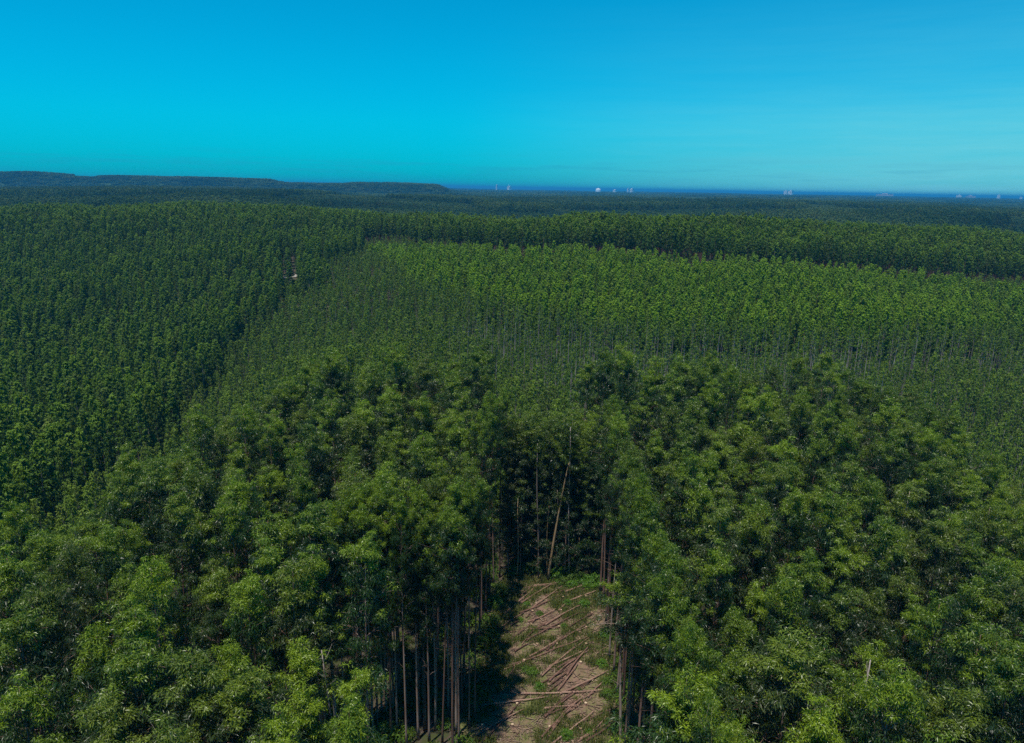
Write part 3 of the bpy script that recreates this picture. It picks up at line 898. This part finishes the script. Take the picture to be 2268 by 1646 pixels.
# ------------------------------------------------------------------ cleared strip: logs, litter, grass, bushes, leaning stem
def z4(zx, zy):
    """a point of the clearing on the ground from its place in the photograph"""
    return on_z((1200 + zx * 600 / 1856) * 0.81, (1500 + zy * 532 / 1646) * 0.81, 0.12)
LOGS = [(560, 1010, 1110, 800), (545, 1030, 730, 960), (690, 410, 790, 330), (680, 440, 830, 330), (860, 480, 1040, 400), (680, 555, 940, 440),
        (870, 660, 1200, 480), (900, 655, 1190, 495), (770, 692, 1010, 680), (720, 770, 920, 630), (960, 820, 1330, 600), (990, 790, 1090, 730),
        (1000, 850, 1250, 755), (930, 1130, 1270, 870), (930, 1170, 1130, 1010), (1000, 1020, 1190, 920), (1080, 1080, 1260, 850),
        (1020, 1240, 1430, 1040), (900, 1310, 1040, 1240), (890, 1420, 1170, 1290), (890, 1365, 1180, 1345), (1200, 1310, 1300, 1270),
        (930, 1600, 1170, 1310), (870, 1610, 1200, 1320), (960, 1530, 1310, 1230), (1260, 1260, 1400, 1120), (1170, 1640, 1500, 1440),
        (1240, 1640, 1520, 1460), (1150, 1640, 1240, 1580), (250, 1630, 560, 1440), (220, 1600, 380, 1500), (640, 880, 800, 790),
        (700, 820, 760, 740), (740, 590, 790, 520), (1150, 560, 1280, 535), (620, 330, 740, 350), (630, 350, 760, 375), (640, 385, 720, 400),
        (560, 715, 720, 700), (1060, 1130, 1160, 1140), (600, 1070, 650, 1010), (1330, 900, 1420, 840), (480, 1420, 560, 1300), (300, 1160, 460, 1040)]
LOGS = [(z4(a, b), z4(c, d)) for a, b, c, d in LOGS]
r = np.random.default_rng(31)
for i in range(34):
    y = 57 + 30 * (i + r.random()) / 34; a_, b_ = cl_x(y)
    q = LOGS[int(r.integers(30))]; x = a_ + 0.5 + (b_ - a_ - 5) * r.random(); th = math.atan2(q[1][1] - q[0][1], q[1][0] - q[0][0]) + r.normal() * 0.08; ln = 3 + 6 * r.random()
    LOGS.append(((x, y), (x + math.cos(th) * ln, min(y + math.sin(th) * ln, Y_END))))
for i, (a_, b_) in enumerate(LOGS):
    a_, b_ = np.array(a_), np.array(b_)
    ln = np.linalg.norm(b_ - a_)
    r = np.random.default_rng(300 + i)
    th = math.atan2(b_[1] - a_[1], b_[0] - a_[0])
    R0 = 0.08 + 0.045 * r.random() if ln > 2.5 else 0.055
    n = 9
    s = np.linspace(0, ln, n)
    bend = r.normal() * 0.03 * ln
    pth = np.stack([s, np.sin(s / ln * PI) * bend + r.normal(size=n) * 0.02, R0 + 0.10 + 0.12 * r.random() * s / ln + r.normal(size=n) * 0.01], -1)
    v, f = tube(pth, np.linspace(R0, R0 * 0.45, n), 8)
    o = obj('felled_log', new_mesh('felled_log', v, f, [LOGM], smooth=False), loc=(a_[0], a_[1], 0.06))
    o.rotation_euler = (0, 0, th)
    where = 'near' if a_[1] < 66 else ('middle' if a_[1] < 78 else 'far')
    size = 'long' if ln > 6 else 'short'
    tag(o, f'{size} thin reddish-brown felled log lying in the {where} part of the cleared strip', 'log', 'felled logs on the cleared strip')

# leaning stem at the far end
def z3(zx, zy):
    return (1150 + zx * 700 / 1773) * 0.81, (1000 + zy * 650 / 1646) * 0.81
bx, by = on_z(*z3(882, 1500), 0.0)
tv = ray(*z3(1028, 680)) * by
tx, tz = tv[0], CAM_H + tv[2]
k = np.linspace(0, 1, 10)
pth = np.stack([(tx - bx) * (k ** 1.25), 0 * k + 0.4 * k, tz * k], -1)
lean = bpy.data.objects.new('leaning_tree', None); C.objects.link(lean); lean.location = (bx, by, 0)
v, f = tube(pth, np.linspace(0.20, 0.07, 10), 8)
obj('trunk', new_mesh('leaning_trunk', v, f, [BARK_TAN], smooth=True), lean)
r = np.random.default_rng(5)
LVs, LTs = [], []
ac = Acc()
for i in range(7):
    p0 = pth[-1] + np.array([0, 0, -0.3 * i])
    tip = p0 + np.array([r.normal() * 0.8, r.normal() * 0.5, 0.5 + r.random()])
    v, f = tube([p0, (p0 + tip) / 2, tip], [0.03, 0.02, 0.01], 4); ac.add(v, f)
    v, ti = clump_leaves(r, tip, 0.5, 35, 0.34, 0.08, tint0=0.2); LVs.append(v); LTs.append(ti)
obj('branches', ac.mesh('branches', [BARK_TAN]), lean)
LVs = np.concatenate(LVs)
obj('crown', new_mesh('leaning_crown', LVs, np.arange(len(LVs)).reshape(-1, 4), [LEAF], tint=np.concatenate(LTs)), lean)
tag(lean, 'bare tan stem leaning to the right at the far end of the cleared strip', 'tree')

# slim upright poles beside it
POLES = [(680, 920, 1340, 665), (812, 540, 1210, 812), (890, 930, 1420, 872), (1032, 430, 1280, 1030), (1095, 1190, 1440, 1088), (950, 860, 1300, 948)]
for i, (zx, zt, zb_, zxb) in enumerate(POLES):
    gx, gy = on_z(*z3(zxb, 1490), 0.0)
    gy += 0.3 * (i % 3)
    v = ray(*z3(zx, zt)) * gy
    top = CAM_H + v[2]
    e = bpy.data.objects.new('slender_tree', None); C.objects.link(e); e.location = (gx, gy, 0)
    k = np.linspace(0, 1, 8)
    pth = np.stack([(v[0] - gx) * k + 0.12 * np.sin(k * 5 + i), 0.1 * np.cos(k * 4 + i) , top * k], -1)
    vv, f = tube(pth, np.linspace(0.10, 0.045, 8), 6)
    obj('trunk', new_mesh('slender_trunk', vv, f, [BARK_TAN if i in (0, 2, 4) else BARK_PALE], smooth=True), e)
    r = np.random.default_rng(80 + i)
    LVs, LTs = [], []
    for j in range(10):
        c = pth[-1] + np.array([r.normal() * 0.6, r.normal() * 0.6, -j * 0.35 + 0.5])
        q, ti = clump_leaves(r, c, 0.5, 40, 0.34, 0.08, tint0=0.15); LVs.append(q); LTs.append(ti)
    LVs = np.concatenate(LVs)
    obj('crown', new_mesh('slender_crown', LVs, np.arange(len(LVs)).reshape(-1, 4), [LEAF], tint=np.concatenate(LTs)), e)
    tag(e, 'slim straight pale stem standing at the far end of the cleared strip', 'tree', 'slim stems around the leaning one')

# pale dead snag low on the right
def snag(px, py, h, lean_x, label, fork):
    x, y = on_z(px, py, h)
    e = bpy.data.objects.new('dead_tree', None); C.objects.link(e); e.location = (x, y, gz(x, y))
    k = np.linspace(0, 1, 10)
    pth = np.stack([lean_x * (k - 1) , 0 * k, h * k], -1); pth[:, 0] -= 0
    v, f = tube(pth, np.linspace(0.16, 0.035, 10), 7)
    obj('trunk', new_mesh('dead_trunk', v, f, [BARK_PALE], smooth=True), e)
    ac = Acc(); r = np.random.default_rng(int(px))
    for i in range(12):
        q = 0.62 + 0.36 * i / 12
        p0 = np.array([lean_x * (q - 1), 0, h * q]); a_ = i * 2.4
        l_ = fork * (0.6 + 0.8 * r.random())
        tip = p0 + np.array([math.cos(a_), math.sin(a_), 0.6]) * l_
        v, f = tube([p0, (p0 + tip) / 2 - np.array([0, 0, 0.12]), tip], [0.035, 0.022, 0.008], 4); ac.add(v, f)
    obj('branches', ac.mesh('branches', [BARK_PALE]), e)
    tag(e, label, 'tree')
snag(1928, 1462, 23.0, 0.3, "pale dead stem with bare side twigs low in the right-hand stand", 1.1)
snag(985, 1172, 19.5, -1.2, "forked pale grey stem with bare limbs between the crowns left of the clearing", 1.3)
snag(712, 1440, 20.0, -1.5, "thin brown bare stem leaning beside the dark trunks left of the clearing", 0.9)

# bushes at the far end and along the edges
def bush_mesh(seed, R, H, leaves, mat):
    r = np.random.default_rng(seed)
    Vs, Ts = [], []
    ac = Acc()
    for i in range(16):
        a_ = i * 2.4; q = math.sqrt((i + 0.5) / 16)
        c = np.array([math.cos(a_) * q * R, math.sin(a_) * q * R, H * (1 - 0.6 * q * q) * (0.6 + 0.5 * r.random())])
        v, f = tube([np.array([c[0] * 0.15, c[1] * 0.15, 0]), c * np.array([0.6, 0.6, 0.55]), c], [0.03, 0.02, 0.008], 4); ac.add(v, f)
        q2, ti = clump_leaves(r, c, 0.42, leaves, 0.26, 0.10, tint0=0.3 * r.random() + 0.1); Vs.append(q2); Ts.append(ti)
    Vs = np.concatenate(Vs)
    return ac.mesh('stems', [BARK]), new_mesh('foliage', Vs, np.arange(len(Vs)).reshape(-1, 4), [mat], tint=np.concatenate(Ts))
BM = [bush_mesh(90 + i, 1.1, 1.5, 55, LEAF_BUSH) for i in range(3)]
BUSHES = [(1000, 250, 1.2), (1080, 230, 1.5), (1150, 260, 1.3), (1220, 290, 1.1), (1050, 300, 0.9), (1270, 330, 0.9), (760, 200, 1.2), (640, 205, 1.0),
          (820, 190, 1.1), (1120, 320, 0.8), (720, 180, 1.0), (1380, 985, 0.8), (1425, 1140, 0.8), (1430, 1250, 0.9), (480, 480, 1.3), (790, 1060, 0.8),
          (850, 1180, 0.7), (740, 1040, 0.7), (1400, 740, 0.9), (1090, 470, 0.7), (1060, 660, 0.5), (1180, 1200, 0.45), (1080, 1590, 0.8),
          (1270, 1560, 0.5), (1500, 1400, 0.6), (740, 480, 0.6), (850, 560, 0.6), (500, 380, 1.2), (310, 1210, 0.8), (690, 610, 0.5), (1230, 480, 0.9), (1320, 300, 1.2)]
for i, (zx, zy, s) in enumerate(BUSHES):
    x, y = z4(zx, zy)
    st, fo = BM[i % 3]
    e = bpy.data.objects.new('bush', None); C.objects.link(e)
    e.location = (x, y, 0.04); e.rotation_euler = (0, 0, i * 1.7); e.scale = (s * 0.9, s * 0.9, s * 0.75) if y > Y_END - 5 else (s * 0.7, s * 0.7, s * 0.6)
    obj('stems', st, e); obj('foliage', fo, e)
    if y > Y_END - 5:
        tag(e, 'bright green leafy bush at the far end of the cleared strip', 'bush', 'bushes at the far end of the strip')
    elif in_clear(x, y, -2.0):
        tag(e, 'small green regrowth bush among the felled logs on the cleared soil', 'bush', 'regrowth bushes among the logs')
    else:
        tag(e, 'green bush at the foot of the trunks along the strip edge', 'bush', 'bushes along the strip edges')

# cut stumps
STUMPM = bark_material('cut_wood', (0.20, 0.13, 0.08), (0.42, 0.30, 0.19), (0.58, 0.46, 0.32), 1.5)
r = np.random.default_rng(77)
STM = []
for q in range(3):
    a2 = Acc()
    v, f = tube([[0, 0, -0.05], [0, 0, 0.05], [0, 0, 0.2 + 0.05 * q]], [0.22, 0.16, 0.14], 10); a2.add(v, f[:-1], 0)
    a2.add(v[-10:] + np.array([0, 0, 0.004]), [tuple(range(10))], 1)
    STM.append(a2.mesh('stump', [LOGM, STUMPM], smooth=False))
k = 0
for yy in np.arange(57, Y_END - 1, 3.4):
    a_, b_ = cl_x(yy)
    for xx in np.arange(a_ + 1.2, b_ - 1, 3.3):
        o = obj('stump', STM[k % 3], loc=(xx + r.normal() * 0.3, yy + r.normal() * 0.3, 0.08)); k += 1
        o.rotation_euler = (0, 0, r.random() * 6)
        tag(o, 'low pale cut stump between the felled logs on the cleared soil', 'stump', 'cut stumps on the cleared strip')

# litter: sticks, chips of bark; grass tufts
def stick_mesh(seed, n, spread):
    r = np.random.default_rng(seed); ac = Acc()
    for i in range(n):
        c = np.array([r.normal() * spread, r.normal() * spread, 0.05 + 0.05 * r.random()]); a_ = r.normal() * 0.7 + 0.5; l_ = 0.25 + r.random() * 1.0
        d = np.array([math.cos(a_), math.sin(a_), r.normal() * 0.08]) * l_ / 2
        w_ = 0.02 + 0.03 * r.random()
        v, f = tube([c - d, c + r.normal(size=3) * 0.03, c + d], [w_, w_, w_ * 0.6], 4); ac.add(v, f)
    return proto(ac.mesh('sticks', [PALEWOOD]))
PALEWOOD = bark_material('bark_litter', (0.10, 0.06, 0.045), (0.22, 0.15, 0.105), (0.40, 0.30, 0.21), 0.6)
N = 900
yy = rng.uniform(30, Y_END, N); aa, bb = cl_x(yy)
xx = aa + (bb - aa) * rng.random(N)
o = scatter('bark_litter', np.stack([xx, yy, np.full(N, 0.05)], -1), rng.normal(size=N) * 0.5, 0.7 + 0.6 * rng.random(N), rng.integers(0, 3, N), [stick_mesh(s, 7, 0.6) for s in (1, 2, 3)])
tag(o, 'scattered sticks and pale bark chips over the cleared soil', 'litter', kind='stuff')
def tuft_mesh(seed, n, h, mat):
    r = np.random.default_rng(seed); Vs = []
    for i in range(n):
        a_ = r.random() * 6.28; p = np.array([r.normal() * 0.22, r.normal() * 0.22, 0]); d = np.array([math.cos(a_), math.sin(a_), 0])
        s = np.array([-d[1], d[0], 0]) * 0.025; hh = h * (0.5 + r.random())
        Vs.append([p - s, p + s, p + s * 0.6 + d * hh * 0.35 + np.array([0, 0, hh]), p - s * 0.6 + d * hh * 0.35 + np.array([0, 0, hh])])
    Vs = np.array(Vs).reshape(-1, 3)
    return proto(new_mesh('tuft', Vs, np.arange(len(Vs)).reshape(-1, 4), [mat], tint=np.repeat(r.random(n) * 0.8, 4)))
GRASS = leaf_material('dry_grass', (0.06, 0.085, 0.02), (0.12, 0.15, 0.03), (0.26, 0.24, 0.10), 0.25, 0.7, 0.1)
N = 7000
yy = rng.uniform(28, Y_END + 1, N); aa, bb = cl_x(yy)
xx = aa - 0.6 + (bb - aa + 1.2) * rng.random(N)
dens = vnoise(xx, yy, 4.0, 51) * 0.6 + vnoise(xx, yy, 1.5, 52) * 0.4 + np.clip((yy - 80) / 30, 0, 0.3) + 0.25 * np.abs((xx - (aa + bb) / 2) / (bb - aa) * 2) ** 2
k = dens > 0.55
xx, yy = xx[k], yy[k]
N = len(xx)
o = scatter('grass', np.stack([xx, yy, np.full(N, 0.05)], -1), rng.random(N) * 6.28, 0.6 + 0.8 * rng.random(N), rng.integers(0, 3, N), [tuft_mesh(s, 26, 0.32, GRASS) for s in (1, 2, 3)])
tag(o, 'patchy yellow-green grass growing over the cleared strip', 'grass', kind='stuff')
# undergrowth between the trunks
N = 3200
yy = rng.uniform(20, 125, N); xx = rng.uniform(-0.95, 0.95, N) * (yy * 0.8 + 6)
aa, bb = cl_x(yy)
k = ~((xx > aa + 0.3) & (xx < bb - 0.3) & (yy < Y_END + 1))
sc_ = 0.5 + 0.9 * rng.random(N)
N2 = 26000
y2 = rng.uniform(105, 300, N2); x2 = rng.uniform(-0.9, 0.9, N2) * y2 * 0.85
xx = np.concatenate([xx, x2]); yy = np.concatenate([yy, y2]); k = np.concatenate([k, rng.random(N2) < 0.95]); sc_ = np.concatenate([sc_, 1.0 + 1.2 * rng.random(N2)])
xx, yy, sc_ = xx[k], yy[k], sc_[k]; N = len(xx)
def low_bush(seed):
    st, fo = bush_mesh(seed, 1.0, 1.2, 22, LEAF_HILL)
    return proto(fo)
o = scatter('undergrowth', np.stack([xx, yy, ground(xx, yy)], -1), rng.random(N) * 6.28, sc_, rng.integers(0, 3, N), [low_bush(s) for s in (201, 202, 203)])
tag(o, 'low leafy undergrowth on the forest floor between the trunks', 'undergrowth', kind='stuff')

# ------------------------------------------------------------------ white buildings on the skyline
WHITE = plain('white_render', (0.90, 0.90, 0.88, 1), 0.7, 0.08, 0.02)
PINKW = plain('pale_pink_render', (0.74, 0.62, 0.60, 1), 0.7, 0.1, 0.02)
GLASS = plain('dark_glass', (0.08, 0.10, 0.12, 1), 0.2, 0.1, 0.02)
ROOFM = plain('grey_roof', (0.35, 0.35, 0.36, 1), 0.8, 0.2, 0.02)
def box(ac, x0, x1, y0, y1, z0, z1, m=0):
    v = [(x, y, z) for z in (z0, z1) for y in (y0, y1) for x in (x0, x1)]
    ac.add(np.array(v, float), [(0, 2, 3, 1), (4, 5, 7, 6), (0, 1, 5, 4), (2, 6, 7, 3), (0, 4, 6, 2), (1, 3, 7, 5)], m)
def tower(px, py_top, wpx, hpx, label, mat=WHITE, D=7000.0, dome=False, name='tower_block'):
    v = ray(px, py_top) * D
    wm, hm = wpx * 0.75 / FPX * D, hpx * 0.75 / FPX * D
    py_top += hpx * 0.42; v = ray(px, py_top) * D
    zt = CAM_H + v[2]
    z0 = min(gz(v[0], v[1]), zt - hm)
    e = bpy.data.objects.new(name, None); C.objects.link(e); e.location = (v[0], v[1], z0)
    e.rotation_euler = (0, 0, 0.0 if wpx > 18 else -0.75)
    H_ = zt - z0
    ac = Acc(); dpt = min(wm, 40.0)
    if dome:
        th = np.linspace(0, PI / 2, 8)
        prof = [(wm / 2, 0.0), (wm / 2, H_ * 0.6)] + [(wm / 2 * math.cos(t), H_ * 0.6 + H_ * 0.4 * math.sin(t)) for t in th[1:]]
        sd = 24
        Vv = [(max(r_, 0.05) * math.cos(k / sd * 2 * PI), max(r_, 0.05) * math.sin(k / sd * 2 * PI), z) for r_, z in prof for k in range(sd)]
        Ff = [(i * sd + k, i * sd + (k + 1) % sd, (i + 1) * sd + (k + 1) % sd, (i + 1) * sd + k) for i in range(len(prof) - 1) for k in range(sd)]
        ac.add(np.array(Vv), Ff)
        obj('wall', ac.mesh('wall', [mat], smooth=True), e)
    else:
        box(ac, -wm / 2, wm / 2, -dpt / 2, dpt / 2, 0, H_ - 2)
        obj('wall', ac.mesh('wall', [mat], smooth=False), e)
        a2 = Acc(); box(a2, -wm / 2 - .5, wm / 2 + .5, -dpt / 2 - .5, dpt / 2 + .5, H_ - 2, H_ - 0.8); box(a2, -wm * .15, wm * .15, -dpt * .2, dpt * .2, H_ - 0.8, H_ + 3)
        obj('roof', a2.mesh('roof', [ROOFM if H_ < 25 else mat], smooth=False), e)
        a3 = Acc()
        nf = max(1, int(H_ / 6)); nw = max(2, int(wm / 9))
        for f_ in range(nf):
            for q in range(nw):
                xc = -wm / 2 + (q + 0.5) * wm / nw
                box(a3, xc - 1.0, xc + 1.0, -dpt / 2 - 0.25, -dpt / 2 - 0.02, 2 + f_ * 6, 3.6 + f_ * 6)
        obj('windows', a3.mesh('windows', [GLASS], smooth=False), e)
    tag(e, label, 'building', 'pale buildings on the skyline')
tower(1100, 404, 3, 12, 'thin white tower, first pale spot right of the plateau hills on the skyline', D=7000)
tower(1128, 410, 9, 6, 'small low white building right of the thin tower on the skyline')
tower(1325, 414, 15, 7, 'wide white domed storage building on the skyline', dome=True, name='storage_tank')
tower(1362, 418, 8, 5, 'tiny white building between the domed store and the narrow block on the skyline')
tower(1391, 414, 4, 9, 'narrow white block, shorter of the adjoining pair on the skyline')
tower(1400, 413, 9, 11, 'white tower block right of the narrow block on the skyline')
tower(1741, 417, 9, 13, 'white high-rise block, left one of the big pair on the skyline')
tower(1752, 416, 11, 14, 'white high-rise block, right one of the big pair on the skyline')
tower(1960, 427, 44, 6, 'long low pale pink building on the skyline', PINKW)
tower(2125, 430, 14, 6, 'low white building right of the long pink one on the skyline')
tower(2150, 432, 22, 4, 'long flat pinkish building left of the stubby white tower on the skyline', PINKW)
tower(2213, 428, 8, 9, 'stubby white tower near the right end of the skyline')
tower(2262, 435, 6, 4, 'last small white building at the right end of the skyline')

# ------------------------------------------------------------------ haze
HAZE_DENS = 1.4e-4
ac = Acc()
zlo = float(GZ.min()) - 1.5
ac_top = max(CAM_H + 4, float(GZ.max()) + 22)
box(ac, -62000, 62000, -62000, 62000, zlo, ac_top)
hz = obj('haze', ac.mesh('haze', [], smooth=False))
m, t = material('air_haze')
pv = t.add('ShaderNodeVolumePrincipled', {'Color': (0.04, 0.38, 0.74, 1), 'Density': HAZE_DENS, 'Anisotropy': 0.0})
t.add('ShaderNodeOutputMaterial', {'Volume': pv.outputs[0]})
hz.data.materials.append(m)
tag(hz, kind='stuff', label='thin blue haze over the far land', cat='haze')
print('ground z range', zlo, float(GZ.max()))
